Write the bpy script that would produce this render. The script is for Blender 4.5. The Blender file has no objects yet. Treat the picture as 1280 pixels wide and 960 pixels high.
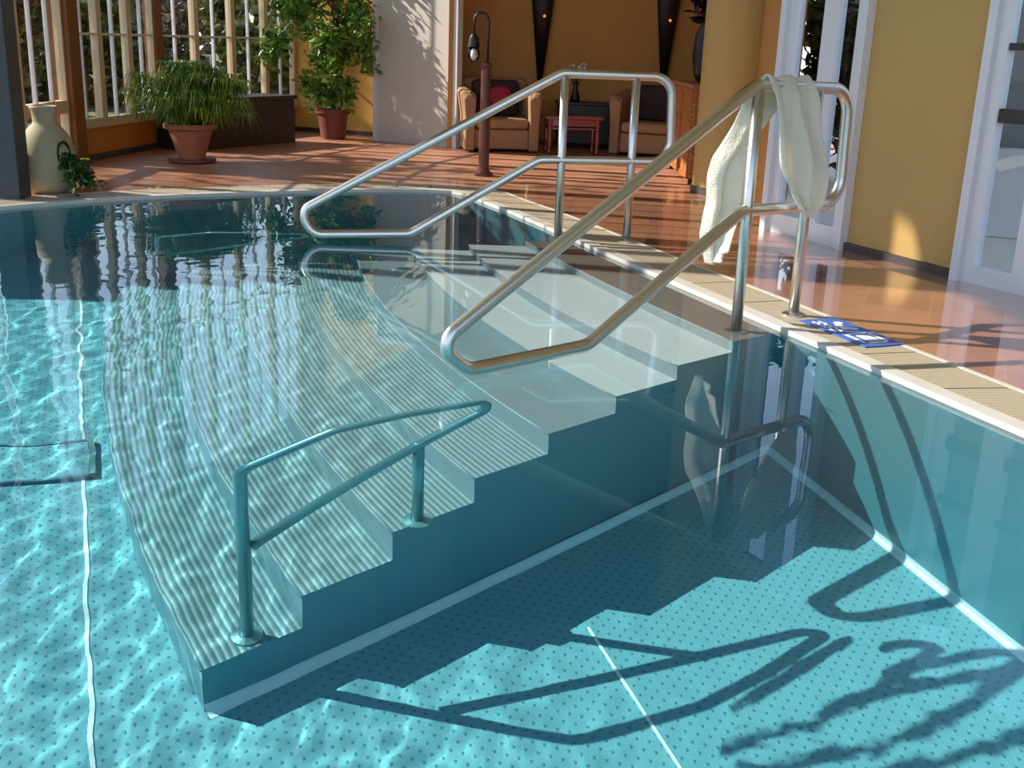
import bpy, bmesh, math, random
from mathutils import Vector, Matrix, noise
from mathutils.geometry import tessellate_polygon

sc = bpy.context.scene
COL = sc.collection
PI = math.pi
random.seed(7)

# ------------------------------------------------------------------ materials
def rgb(r, g, b):
    def f(c):
        c /= 255.0
        return c / 12.92 if c <= .04045 else ((c + .055) / 1.055) ** 2.4
    return (f(r), f(g), f(b), 1)

def new_mat(name):
    m = bpy.data.materials.new(name)
    m.use_nodes = True
    nt = m.node_tree
    return m, nt, nt.nodes['Principled BSDF']

def N(nt, t, **kw):
    n = nt.nodes.new(t)
    for k, v in kw.items():
        if k in n.inputs:
            n.inputs[k].default_value = v
        else:
            setattr(n, k, v)
    return n

def mth(nt, op, a, b=None, c=None):
    n = nt.nodes.new('ShaderNodeMath'); n.operation = op
    for i, v in enumerate((a, b, c)):
        if v is None: continue
        if isinstance(v, (int, float)): n.inputs[i].default_value = v
        else: nt.links.new(v, n.inputs[i])
    return n.outputs[0]

def plain(name, col, rough=.5, metal=0, var=.12, scale=8, bump=0.0, spec=None, coat=0):
    """principled material whose colour drifts a little with procedural noise"""
    m, nt, b = new_mat(name)
    tc = N(nt, 'ShaderNodeTexCoord')
    nz = N(nt, 'ShaderNodeTexNoise', Scale=scale, Detail=4.0)
    nt.links.new(tc.outputs['Object'], nz.inputs['Vector'])
    mx = nt.nodes.new('ShaderNodeMix'); mx.data_type = 'RGBA'
    c = col
    mx.inputs[6].default_value = (c[0] * (1 - var), c[1] * (1 - var), c[2] * (1 - var), 1)
    mx.inputs[7].default_value = (min(1, c[0] * (1 + var)), min(1, c[1] * (1 + var)), min(1, c[2] * (1 + var)), 1)
    nt.links.new(nz.outputs['Fac'], mx.inputs[0])
    nt.links.new(mx.outputs[2], b.inputs['Base Color'])
    b.inputs['Roughness'].default_value = rough
    b.inputs['Metallic'].default_value = metal
    if coat: b.inputs['Coat Weight'].default_value = coat
    if spec is not None: b.inputs['Specular IOR Level'].default_value = spec
    if bump:
        bp = N(nt, 'ShaderNodeBump', Strength=bump, Distance=.01)
        nt.links.new(nz.outputs['Fac'], bp.inputs['Height'])
        nt.links.new(bp.outputs[0], b.inputs['Normal'])
    return m

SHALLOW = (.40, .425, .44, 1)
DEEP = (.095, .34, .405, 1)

def depth_colour(nt, lo=DEEP, hi=SHALLOW, depth=1.33):  # tint painted by depth, standing in for light the water absorbs
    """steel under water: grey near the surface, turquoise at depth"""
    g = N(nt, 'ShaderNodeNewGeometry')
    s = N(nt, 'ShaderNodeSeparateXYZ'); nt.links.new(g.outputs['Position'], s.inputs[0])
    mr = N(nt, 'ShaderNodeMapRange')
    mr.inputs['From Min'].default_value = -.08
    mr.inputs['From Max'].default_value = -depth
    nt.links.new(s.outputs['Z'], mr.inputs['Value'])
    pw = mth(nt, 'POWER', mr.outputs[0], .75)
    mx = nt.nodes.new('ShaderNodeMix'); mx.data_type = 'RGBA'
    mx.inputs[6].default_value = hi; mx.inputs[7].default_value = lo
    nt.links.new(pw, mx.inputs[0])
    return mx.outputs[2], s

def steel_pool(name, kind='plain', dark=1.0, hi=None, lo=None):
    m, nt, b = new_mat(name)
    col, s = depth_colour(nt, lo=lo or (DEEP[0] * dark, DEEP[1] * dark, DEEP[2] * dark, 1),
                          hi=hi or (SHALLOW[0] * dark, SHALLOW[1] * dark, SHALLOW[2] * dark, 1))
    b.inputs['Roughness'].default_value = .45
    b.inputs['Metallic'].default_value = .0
    h = None
    if kind == 'studs':
        # staggered pressed studs of the anti-slip floor
        th = math.atan2(.933, -.36)
        u = mth(nt, 'ADD', mth(nt, 'MULTIPLY', s.outputs['X'], math.cos(th)), mth(nt, 'MULTIPLY', s.outputs['Y'], math.sin(th)))
        v = mth(nt, 'ADD', mth(nt, 'MULTIPLY', s.outputs['X'], -math.sin(th)), mth(nt, 'MULTIPLY', s.outputs['Y'], math.cos(th)))
        S = .040
        def dots(ou, ov):
            a = mth(nt, 'SUBTRACT', mth(nt, 'FRACT', mth(nt, 'ADD', mth(nt, 'DIVIDE', u, S), ou)), .5)
            c = mth(nt, 'SUBTRACT', mth(nt, 'FRACT', mth(nt, 'ADD', mth(nt, 'DIVIDE', v, S * 1.3), ov)), .5)
            c = mth(nt, 'MULTIPLY', c, 1.3)
            d = mth(nt, 'SQRT', mth(nt, 'ADD', mth(nt, 'MULTIPLY', a, a), mth(nt, 'MULTIPLY', c, c)))
            mr = N(nt, 'ShaderNodeMapRange', interpolation_type='SMOOTHSTEP')
            mr.inputs['From Min'].default_value = .17; mr.inputs['From Max'].default_value = .08
            nt.links.new(d, mr.inputs['Value'])
            return mr.outputs[0]
        h = mth(nt, 'MAXIMUM', dots(0, 0), dots(.5, .5))
        mx = nt.nodes.new('ShaderNodeMix'); mx.data_type = 'RGBA'
        mx.inputs[7].default_value = (.03, .20, .26, 1)
        nt.links.new(mth(nt, 'MULTIPLY', h, .6), mx.inputs[0]); nt.links.new(col, mx.inputs[6])
        col = mx.outputs[2]
        bd = .006
    if kind == 'grooves':
        uv = N(nt, 'ShaderNodeTexCoord')
        su = N(nt, 'ShaderNodeSeparateXYZ'); nt.links.new(uv.outputs['UV'], su.inputs[0])
        h = mth(nt, 'MULTIPLY_ADD', mth(nt, 'SINE', mth(nt, 'MULTIPLY', su.outputs['Y'], 2 * PI / .0215)), .5, .5)
        mx = nt.nodes.new('ShaderNodeMix'); mx.data_type = 'RGBA'
        d2 = N(nt, 'ShaderNodeMix'); d2.data_type = 'RGBA'; d2.blend_type = 'MULTIPLY'; d2.inputs[0].default_value = 1
        nt.links.new(col, d2.inputs[6]); d2.inputs[7].default_value = (.52, .60, .58, 1)
        nt.links.new(h, mx.inputs[0]); nt.links.new(d2.outputs[2], mx.inputs[6]); nt.links.new(col, mx.inputs[7])
        col = mx.outputs[2]
        bd = .004
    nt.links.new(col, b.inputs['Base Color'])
    if h is not None:
        bp = N(nt, 'ShaderNodeBump', Strength=.6, Distance=bd)
        nt.links.new(h, bp.inputs['Height']); nt.links.new(bp.outputs[0], b.inputs['Normal'])
    return m

def tile_mat():
    m, nt, b = new_mat('terracotta_tiles')
    g = N(nt, 'ShaderNodeNewGeometry')
    mp = N(nt, 'ShaderNodeMapping'); mp.inputs['Rotation'].default_value = (0, 0, math.radians(21))
    nt.links.new(g.outputs['Position'], mp.inputs['Vector'])
    br = N(nt, 'ShaderNodeTexBrick', offset=0.0, squash=1.0)
    br.inputs['Color1'].default_value = rgb(196, 142, 114); br.inputs['Color2'].default_value = rgb(180, 124, 98)
    br.inputs['Mortar'].default_value = rgb(196, 150, 124)
    br.inputs['Scale'].default_value = 1; br.inputs['Brick Width'].default_value = .26; br.inputs['Row Height'].default_value = .26
    br.inputs['Mortar Size'].default_value = .004; br.inputs['Mortar Smooth'].default_value = .3
    nt.links.new(mp.outputs[0], br.inputs['Vector'])
    nz = N(nt, 'ShaderNodeTexNoise', Scale=3.0, Detail=6.0); nt.links.new(g.outputs['Position'], nz.inputs['Vector'])
    mx = nt.nodes.new('ShaderNodeMix'); mx.data_type = 'RGBA'; mx.blend_type = 'MULTIPLY'; mx.inputs[0].default_value = .5
    cr = N(nt, 'ShaderNodeValToRGB'); cr.color_ramp.elements[0].color = (.6, .55, .5, 1); cr.color_ramp.elements[1].color = (1, 1, 1, 1)
    nt.links.new(nz.outputs['Fac'], cr.inputs[0])
    nt.links.new(br.outputs['Color'], mx.inputs[6]); nt.links.new(cr.outputs[0], mx.inputs[7])
    nt.links.new(mx.outputs[2], b.inputs['Base Color'])
    # wet and shiny close to the steps, dry towards the lounge
    s = N(nt, 'ShaderNodeSeparateXYZ'); nt.links.new(g.outputs['Position'], s.inputs[0])
    mr = N(nt, 'ShaderNodeMapRange'); mr.inputs['From Min'].default_value = 7.0; mr.inputs['From Max'].default_value = 8.3
    mr.inputs['To Min'].default_value = .10; mr.inputs['To Max'].default_value = .42
    nt.links.new(s.outputs['Y'], mr.inputs['Value'])
    nt.links.new(mth(nt, 'ADD', mr.outputs[0], mth(nt, 'MULTIPLY', nz.outputs['Fac'], .05)), b.inputs['Roughness'])
    cw = N(nt, 'ShaderNodeMapRange'); cw.inputs['From Min'].default_value = 7.0; cw.inputs['From Max'].default_value = 8.6
    cw.inputs['To Min'].default_value = 1.0; cw.inputs['To Max'].default_value = 0.05
    nt.links.new(s.outputs['Y'], cw.inputs['Value']); nt.links.new(cw.outputs[0], b.inputs['Coat Weight'])
    b.inputs['Coat Roughness'].default_value = .02; b.inputs['Coat IOR'].default_value = 1.5
    bp = N(nt, 'ShaderNodeBump', Strength=.15, Distance=.003)
    nt.links.new(br.outputs['Fac'], bp.inputs['Height']); bp.invert = True
    nt.links.new(bp.outputs[0], b.inputs['Normal'])
    return m

def slat_mat():
    """ribbed beige plastic of the overflow grating: ribs run across the channel"""
    m, nt, b = new_mat('beige_grating')
    uv = N(nt, 'ShaderNodeTexCoord'); su = N(nt, 'ShaderNodeSeparateXYZ'); nt.links.new(uv.outputs['UV'], su.inputs[0])
    h = mth(nt, 'MULTIPLY_ADD', mth(nt, 'SINE', mth(nt, 'MULTIPLY', su.outputs['Y'], 2 * PI / .016)), .5, .5)
    mx = nt.nodes.new('ShaderNodeMix'); mx.data_type = 'RGBA'
    mx.inputs[6].default_value = rgb(140, 126, 106); mx.inputs[7].default_value = rgb(196, 184, 160)
    nt.links.new(h, mx.inputs[0]); nt.links.new(mx.outputs[2], b.inputs['Base Color'])
    b.inputs['Roughness'].default_value = .45
    bp = N(nt, 'ShaderNodeBump', Strength=.5, Distance=.003); nt.links.new(h, bp.inputs['Height']); nt.links.new(bp.outputs[0], b.inputs['Normal'])
    return m

def wicker_mat():
    m, nt, b = new_mat('orange_wicker')
    tc = N(nt, 'ShaderNodeTexCoord')
    br = N(nt, 'ShaderNodeTexBrick'); br.inputs['Scale'].default_value = 1
    br.inputs['Brick Width'].default_value = .05; br.inputs['Row Height'].default_value = .018; br.inputs['Mortar Size'].default_value = .002
    br.inputs['Color1'].default_value = rgb(205, 130, 62); br.inputs['Color2'].default_value = rgb(180, 104, 44); br.inputs['Mortar'].default_value = rgb(90, 48, 20)
    sx = N(nt, 'ShaderNodeSeparateXYZ'); cx = N(nt, 'ShaderNodeCombineXYZ'); nt.links.new(tc.outputs['Object'], sx.inputs[0])
    nt.links.new(mth(nt, 'ADD', sx.outputs['X'], sx.outputs['Y']), cx.inputs[0]); nt.links.new(sx.outputs['Z'], cx.inputs[1]); nt.links.new(cx.outputs[0], br.inputs['Vector'])
    nt.links.new(br.outputs['Color'], b.inputs['Base Color']); b.inputs['Roughness'].default_value = .6
    bp = N(nt, 'ShaderNodeBump', Strength=.4, Distance=.004); nt.links.new(br.outputs['Fac'], bp.inputs['Height']); bp.invert = True
    nt.links.new(bp.outputs[0], b.inputs['Normal'])
    return m

def leaf_mat(name, c1, c2, trans=.25):
    m, nt, b = new_mat(name)
    g = N(nt, 'ShaderNodeNewGeometry')
    nz = N(nt, 'ShaderNodeTexNoise', Scale=9.0, Detail=3.0); nt.links.new(g.outputs['Position'], nz.inputs['Vector'])
    cr = N(nt, 'ShaderNodeValToRGB'); cr.color_ramp.elements[0].position = .35; cr.color_ramp.elements[1].position = .65
    cr.color_ramp.elements[0].color = c1; cr.color_ramp.elements[1].color = c2
    nt.links.new(nz.outputs['Fac'], cr.inputs[0]); nt.links.new(cr.outputs[0], b.inputs['Base Color'])
    b.inputs['Roughness'].default_value = .38
    tr = N(nt, 'ShaderNodeBsdfTranslucent'); nt.links.new(cr.outputs[0], tr.inputs['Color'])
    ms = N(nt, 'ShaderNodeMixShader'); ms.inputs[0].default_value = trans
    out = nt.nodes['Material Output']
    nt.links.new(b.outputs[0], ms.inputs[1]); nt.links.new(tr.outputs[0], ms.inputs[2]); nt.links.new(ms.outputs[0], out.inputs[0])
    return m

def pane_mat(name, tint=(.93, .96, .97, 1), refl=.10):
    m = bpy.data.materials.new(name); m.use_nodes = True; nt = m.node_tree; nt.nodes.clear()
    out = N(nt, 'ShaderNodeOutputMaterial')
    t = N(nt, 'ShaderNodeBsdfTransparent'); t.inputs[0].default_value = tint
    gl = N(nt, 'ShaderNodeBsdfGlossy'); gl.inputs['Roughness'].default_value = .02
    fr = N(nt, 'ShaderNodeFresnel'); fr.inputs['IOR'].default_value = 1.45
    ms = N(nt, 'ShaderNodeMixShader')
    nt.links.new(fr.outputs[0], ms.inputs[0]); nt.links.new(t.outputs[0], ms.inputs[1]); nt.links.new(gl.outputs[0], ms.inputs[2])
    nt.links.new(ms.outputs[0], out.inputs[0])
    return m

def water_mat():
    m = bpy.data.materials.new('pool_water'); m.use_nodes = True; nt = m.node_tree; nt.nodes.clear()
    out = N(nt, 'ShaderNodeOutputMaterial')
    g = N(nt, 'ShaderNodeBsdfGlass'); g.inputs['IOR'].default_value = 1.333; g.inputs['Roughness'].default_value = 0
    g.inputs['Color'].default_value = (.88, .975, 1, 1)
    nt.links.new(g.outputs[0], out.inputs[0])
    return m

def steel_rail():
    m, nt, b = new_mat('brushed_steel')
    tc = N(nt, 'ShaderNodeTexCoord'); nz = N(nt, 'ShaderNodeTexNoise', Scale=60.0, Detail=3.0)
    nt.links.new(tc.outputs['Object'], nz.inputs['Vector'])
    b.inputs['Base Color'].default_value = (.66, .64, .61, 1); b.inputs['Metallic'].default_value = 1
    mr = N(nt, 'ShaderNodeMapRange'); mr.inputs['To Min'].default_value = .26; mr.inputs['To Max'].default_value = .36
    nt.links.new(nz.outputs['Fac'], mr.inputs['Value']); nt.links.new(mr.outputs[0], b.inputs['Roughness'])
    return m

def emit(name, col, s):
    m, nt, b = new_mat(name)
    b.inputs['Base Color'].default_value = col
    b.inputs['Emission Color'].default_value = col; b.inputs['Emission Strength'].default_value = s
    return m

M = dict(
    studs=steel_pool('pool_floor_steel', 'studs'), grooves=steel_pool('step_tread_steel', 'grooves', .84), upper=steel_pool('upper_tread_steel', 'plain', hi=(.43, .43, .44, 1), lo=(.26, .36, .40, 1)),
    pool=steel_pool('pool_wall_steel', 'plain', hi=(.17, .34, .39, 1), lo=(.06, .29, .36, 1)), plate=plain('wet_shaded_landing', (.17, .135, .12, 1), .35),
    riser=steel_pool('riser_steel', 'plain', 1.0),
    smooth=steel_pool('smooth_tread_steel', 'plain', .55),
    tile=tile_mat(), slat=slat_mat(), wicker=wicker_mat(), water=water_mat(), steel=steel_rail(),
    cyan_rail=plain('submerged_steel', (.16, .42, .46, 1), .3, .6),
    coping=plain('coping_stone', rgb(200, 196, 188), .35),
    yellow=plain('yellow_plaster', rgb(188, 152, 90), .7, var=.05, scale=3),
    orange=plain('orange_plaster', rgb(186, 132, 66), .75, var=.06, scale=3),
    deep_orange=plain('deep_orange_plaster', rgb(196, 122, 44), .75, var=.06),
    brown=plain('brown_pier_paint', rgb(126, 80, 38), .7), sunny=plain('sunlit_yellow_plaster', rgb(228, 180, 88), .7, var=.05),  # sunny: the yellow plaster with sunlight put into its colour
    cream=plain('cream_ceiling', rgb(226, 206, 170), .8, var=.03),
    white=plain('white_lacquer', rgb(214, 214, 218), .35, var=.03),
    beige_frame=plain('beige_window_frame', rgb(204, 184, 148), .5, var=.05),
    base=plain('dark_skirting', rgb(70, 62, 58), .5),
    dark=plain('dark_brown_wood', rgb(46, 34, 28), .5), black=plain('matt_black_metal', rgb(22, 20, 22), .45),
    greycol=plain('dark_grey_metal', rgb(58, 62, 66), .4),
    maroon=plain('maroon_metal', rgb(96, 50, 40), .4), redwood=plain('red_lacquered_wood', rgb(120, 42, 26), .3, coat=.4),
    terracotta=plain('terracotta_clay', rgb(168, 104, 74), .7, bump=.2), darkclay=plain('dark_red_clay', rgb(116, 58, 46), .6, bump=.1),
    jar=plain('pale_stoneware', rgb(160, 150, 122), .7, var=.15, scale=6, bump=.15),
    soil=plain('potting_soil', rgb(50, 36, 24), .9, bump=.6, scale=40),
    tan=plain('tan_upholstery', rgb(156, 118, 84), .8, var=.08, scale=30, bump=.1), cushion=plain('dark_cushion_cloth', rgb(54, 36, 34), .85, bump=.1),
    redc=plain('crimson_cloth', rgb(150, 24, 50), .8), towel=plain('white_terry_cloth', rgb(232, 228, 214), .9, var=.05, scale=120, bump=.5),
    blue=plain('blue_enamel', rgb(62, 100, 180), .35), bwhite=plain('sign_white', rgb(232, 236, 240), .4),
    grass=plain('lawn_grass', rgb(92, 102, 44), .9, var=.35, scale=5, bump=.5), terrace=plain('sunlit_terrace_stone', rgb(236, 228, 212), .8),
    bark=plain('brown_bark', rgb(96, 72, 52), .85, bump=.4, scale=20),
    leaf=leaf_mat('ficus_leaf', rgb(40, 84, 24), rgb(140, 176, 70)), reed=leaf_mat('papyrus_leaf', rgb(44, 92, 26), rgb(150, 176, 70), .35),
    trail=leaf_mat('trailing_leaf', rgb(28, 56, 28), rgb(62, 100, 44)), petal=plain('yellow_petal', rgb(226, 206, 40), .6),
    wpetal=plain('white_petal', rgb(236, 230, 220), .6),
    hedge=leaf_mat('hedge_leaf', rgb(46, 58, 24), rgb(118, 116, 62), .2), shrub=leaf_mat('shrub_leaf', rgb(92, 70, 46), rgb(164, 142, 108), .2),
    darkhedge=leaf_mat('dark_hedge_leaf', rgb(20, 34, 16), rgb(58, 76, 32), .2),
    pane=pane_mat('window_pane'), bulb=pane_mat('lamp_glass', (.95, .93, .88, 1)),
    glow=emit('red_lamp_glow', (1, .12, .05, 1), 3.0),
    grey_room=plain('grey_interior', rgb(120, 122, 134), .6), seam=plain('weld_seam', (.55, .80, .82, 1), .3),
)

_nt = M['towel'].node_tree; _tr = N(_nt, 'ShaderNodeBsdfTranslucent'); _tr.inputs['Color'].default_value = (.9, .86, .76, 1)
_ms = N(_nt, 'ShaderNodeMixShader'); _ms.inputs[0].default_value = .30
_nt.links.new(_nt.nodes['Principled BSDF'].outputs[0], _ms.inputs[1]); _nt.links.new(_tr.outputs[0], _ms.inputs[2]); _nt.links.new(_ms.outputs[0], _nt.nodes['Material Output'].inputs[0])

# ------------------------------------------------------------------ object helpers
def link(o, parent=None):
    COL.objects.link(o)
    if parent is not None: o.parent = parent
    return o

def obj(name, bm, mat, parent=None, smooth=False, loc=None, rotz=None):
    me = bpy.data.meshes.new(name)
    bmesh.ops.recalc_face_normals(bm, faces=bm.faces) if smooth != 'keep' else None
    bm.to_mesh(me); bm.free()
    if smooth is True or smooth == 'keep':
        for p in me.polygons: p.use_smooth = True
    o = bpy.data.objects.new(name, me); me.materials.append(mat)
    link(o, parent)
    if loc is not None: o.location = loc
    if rotz is not None: o.rotation_euler.z = rotz
    return o

def thing(name, label, cat, loc=(0, 0, 0), rotz=0, group=None):
    o = bpy.data.objects.new(name, None); link(o)
    o.location = loc; o.rotation_euler = (0, 0, rotz); o.empty_display_size = .1
    o['label'] = label; o['category'] = cat
    if group: o['group'] = group
    return o

def tag(o, label, cat, group=None, kind=None):
    o['label'] = label; o['category'] = cat
    if group: o['group'] = group
    if kind: o['kind'] = kind
    return o

def struct(o): o['kind'] = 'structure'; return o

def add_box(bm, x0, x1, y0, y1, z0, z1, bev=0, mtx=None):
    r = bmesh.ops.create_cube(bm, size=1)
    vs = r['verts']
    for v in vs:
        v.co = Vector(((x0 + x1) / 2 + v.co.x * (x1 - x0), (y0 + y1) / 2 + v.co.y * (y1 - y0), (z0 + z1) / 2 + v.co.z * (z1 - z0)))
    if bev:
        es = list({e for v in vs for e in v.link_edges})
        rr = bmesh.ops.bevel(bm, geom=es, offset=bev, segments=3, affect='EDGES', profile=.5)
        vs = list({v for f in rr['faces'] for v in f.verts} | {v for v in vs if v.is_valid})
    if mtx is not None:
        for v in vs: v.co = mtx @ v.co
    return bm

def box(x0, x1, y0, y1, z0, z1, bev=0, mtx=None):
    return add_box(bmesh.new(), x0, x1, y0, y1, z0, z1, bev, mtx)

def frame2(a, b):
    """matrix whose x runs from a to b on plan, origin a, z up"""
    d = Vector((b[0] - a[0], b[1] - a[1])); L = d.length; d /= L
    m = Matrix(((d.x, -d.y, 0, a[0]), (d.y, d.x, 0, a[1]), (0, 0, 1, 0), (0, 0, 0, 1)))
    return m, L

def add_lathe(bm, prof, seg=32, c=(0, 0), cap=True):
    rings = []
    for r, z in prof:
        rings.append([bm.verts.new((c[0] + r * math.cos(2 * PI * i / seg), c[1] + r * math.sin(2 * PI * i / seg), z)) for i in range(seg)])
    for a, b in zip(rings, rings[1:]):
        for i in range(seg): bm.faces.new((a[i], a[(i + 1) % seg], b[(i + 1) % seg], b[i]))
    if cap:
        bm.faces.new(rings[0][::-1]); bm.faces.new(rings[-1])
    return bm

def fillet(pts, rads, seg=8, closed=False):
    """round the corners of a polyline"""
    P = [Vector(p) for p in pts]; n = len(P); out = []
    for i in range(n):
        r = rads[i] if isinstance(rads, (list, tuple)) else rads
        if (not closed and i in (0, n - 1)) or r == 0:
            out.append(P[i]); continue
        a, b, c = P[i - 1], P[i], P[(i + 1) % n]
        u = (a - b).normalized(); w = (c - b).normalized()
        ang = u.angle(w)
        if ang > PI - .02: out.append(b); continue
        t = min(r / math.tan(ang / 2), (a - b).length * .48, (c - b).length * .48)
        rr = t * math.tan(ang / 2)
        bis = (u + w).normalized(); cen = b + bis * (rr / math.sin(ang / 2))
        p0 = b + u * t - cen; p1 = b + w * t - cen
        tot = p0.angle(p1)
        for k in range(seg + 1):
            f = k / seg
            out.append(cen + (p0 * math.sin((1 - f) * tot) + p1 * math.sin(f * tot)) / math.sin(tot))
    return out

def add_tube(bm, pts, rad, seg=16, closed=False, cap=True):
    P = [Vector(p) for p in pts]; n = len(P)
    R = rad if isinstance(rad, (list, tuple)) else [rad] * n
    T = []
    for i in range(n):
        a = P[i - 1] if (i > 0 or closed) else P[i]
        b = P[(i + 1) % n] if (i < n - 1 or closed) else P[i]
        T.append((b - a).normalized())
    up = Vector((0, 0, 1)) if abs(T[0].z) < .9 else Vector((1, 0, 0))
    nrm = (up - T[0] * up.dot(T[0])).normalized()
    rings = []
    for i in range(n):
        if i: 
            nrm = (nrm - T[i] * nrm.dot(T[i]))
            nrm = nrm.normalized()
        bn = T[i].cross(nrm)
        rings.append([bm.verts.new(P[i] + (nrm * math.cos(2 * PI * k / seg) + bn * math.sin(2 * PI * k / seg)) * R[i]) for k in range(seg)])
    m = n if closed else n - 1
    for i in range(m):
        a, b = rings[i], rings[(i + 1) % n]
        for k in range(seg): bm.faces.new((a[k], a[(k + 1) % seg], b[(k + 1) % seg], b[k]))
    if cap and not closed:
        bm.faces.new(rings[0][::-1]); bm.faces.new(rings[-1])
    return bm

def prism(bm, poly, z0, z1):
    """vertical prism over a plan polygon (list of xy)"""
    lo = [bm.verts.new((x, y, z0)) for x, y in poly]; hi = [bm.verts.new((x, y, z1)) for x, y in poly]
    n = len(poly)
    bm.faces.new(lo[::-1]); bm.faces.new(hi)
    for i in range(n): bm.faces.new((lo[i], lo[(i + 1) % n], hi[(i + 1) % n], hi[i]))
    return bm

# ------------------------------------------------------------------ pool geometry
D = 1.33            # pool depth
RISE = .162
EDIR = Vector((-.36, .933)).normalized()
NDIR = Vector((.933, .36)).normalized()
MID = Vector((.522, 4.877))
CORNER = Vector((.999, 4.033))
def mirror(p):
    v = Vector((p[0], p[1])) - MID
    return MID + NDIR * v.dot(NDIR) - EDIR * v.dot(EDIR)
CORNER2 = mirror(CORNER)
NEARR = CORNER - EDIR * 5.2
outline = [NEARR, CORNER, CORNER2, Vector((.165, 6.22)), Vector((-.03, 6.72)), Vector((-.22, 7.15)), Vector((-.33, 7.44)), Vector((-.45, 7.57)),
           Vector((-.62, 7.6)), Vector((-.808, 7.57)), Vector((-1.08, 7.48)), Vector((-1.32, 7.38)), Vector((-1.56, 7.26)), Vector((-1.79, 7.13)),
           Vector((-2.01, 7.0)), Vector((-2.222, 6.86)), Vector((-2.42, 6.71)), Vector((-2.6, 6.55)), Vector((-2.77, 6.38)), Vector((-2.918, 6.20)),
           Vector((-3.15, 6.02)), Vector((-3.6, 5.86)), Vector((-4.4, 5.78)), Vector((-5.55, 5.75)), Vector((-5.55, NEARR.y))]

def offset(poly, d):
    """offset a ring outwards"""
    n = len(poly); out = []
    area = sum(poly[i - 1].x * poly[i].y - poly[i].x * poly[i - 1].y for i in range(n))
    s = 1 if area > 0 else -1
    for i in range(n):
        a, b, c = poly[i - 1], poly[i], poly[(i + 1) % n]
        u = (b - a).normalized(); w = (c - b).normalized()
        n1 = Vector((u.y, -u.x)) * s; n2 = Vector((w.y, -w.x)) * s
        m = (n1 + n2)
        m = m / max(.35, m.length_squared) * 2 if m.length > 1e-6 else n1
        out.append(b + m * d / 1.0 * (1.0 if True else 1))
    return out

DECKZ = .015
o_cop = offset(outline, .05); o_grt = offset(outline, .275); o_jnt = offset(outline, .295)
o_in = offset(outline, -.012)

def ring(name, inner, outer, z0, z1, mat, parent=None, skip=()):
    bm = bmesh.new(); n = len(inner)
    a = [bm.verts.new((p.x, p.y, z1)) for p in inner]; b = [bm.verts.new((p.x, p.y, z1)) for p in outer]
    c = [bm.verts.new((p.x, p.y, z0)) for p in inner]; d = [bm.verts.new((p.x, p.y, z0)) for p in outer]
    for i in range(n):
        j = (i + 1) % n
        if i in skip: continue
        bm.faces.new((a[i], a[j], b[j], b[i])); bm.faces.new((c[i], c[j], a[j], a[i]))
        bm.faces.new((b[i], b[j], d[j], d[i])); bm.faces.new((d[i], d[j], c[j], c[i]))
    return obj(name, bm, mat, parent)

# basin floor and walls
bm = bmesh.new()
bm.faces.new([bm.verts.new((p.x, p.y, -D)) for p in outline])
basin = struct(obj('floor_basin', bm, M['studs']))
bm = bmesh.new()
lo = [bm.verts.new((p.x, p.y, -D)) for p in outline]; hi = [bm.verts.new((p.x, p.y, DECKZ - .002)) for p in outline]
for i in range(len(outline)):
    j = (i + 1) % len(outline); bm.faces.new((lo[i], lo[j], hi[j], hi[i]))
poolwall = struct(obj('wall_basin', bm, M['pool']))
struct(ring('trim_1', o_in, o_cop, -.03, DECKZ + .004, M['coping']))
struct(ring('trim_2', o_grt, o_jnt, -.03, DECKZ + .003, M['coping']))

# weld seams on the floor
def seam(p, q, w=.010):
    m, L = frame2(p, q)
    return struct(obj('trim_3', box(0, L, -w / 2, w / 2, -D, -D + .004, mtx=m), M['seam']))
recv = [basin, poolwall]
s0 = Vector((.251, 2.91)); recv.append(seam(s0, s0 - EDIR * 3.2, .009))
s1 = Vector((-1.479, 3.561)); recv.append(seam(s1 + EDIR * 3.0, s1 - EDIR * 3.2, .012))
# rounded foot of the basin wall
def cove(p, q, nrm, r=.028):
    p = Vector(p); q = Vector(q); nrm = Vector(nrm).normalized(); bm = bmesh.new(); S = 5
    rows = []
    for e in (p, q):
        rows.append([bm.verts.new((e.x + nrm.x * r * (1 - math.sin(t)), e.y + nrm.y * r * (1 - math.sin(t)), -D + .001 + r * (1 - math.cos(t)))) for t in [PI / 2 * k / S for k in range(S + 1)]])
    for k in range(S): bm.faces.new((rows[0][k], rows[0][k + 1], rows[1][k + 1], rows[1][k]))
    return struct(obj('trim_4', bm, M['seam'], smooth=True))
recv.append(cove(NEARR, CORNER, -NDIR))

# ------------------------------------------------------------------ steps
D1 = Vector((-.752, -.659)).normalized()
SAG = [.03, .10, .12, .13, .145, .16, .175, .19]
E0 = Vector((.793, 3.865))
def arc_pts(k, n=28):
    a = E0 + D1 * (.2975 * k) if k >= 0 else None
    b = mirror(a); ch = (b - a).length; s = SAG[k]
    R = (ch * ch / 4 + s * s) / (2 * s)
    cen = (a + b) / 2 + NDIR * (R - s)
    th = math.asin(ch / 2 / R)
    base = math.atan2(-NDIR.y, -NDIR.x)
    pts = []
    for i in range(n + 1):
        t = base + th - 2 * th * i / n
        pts.append(cen + Vector((math.cos(t), math.sin(t))) * R)
    if (pts[0] - a).length > (pts[-1] - a).length: pts.reverse()
    return pts
A = [arc_pts(k) for k in range(8)]
steps = thing('pool_steps', 'wide curved stainless steel steps with ribbed treads leading down into the pool', 'steps', (MID.x, MID.y, 0))
inv = Vector((-MID.x, -MID.y, 0))
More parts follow.
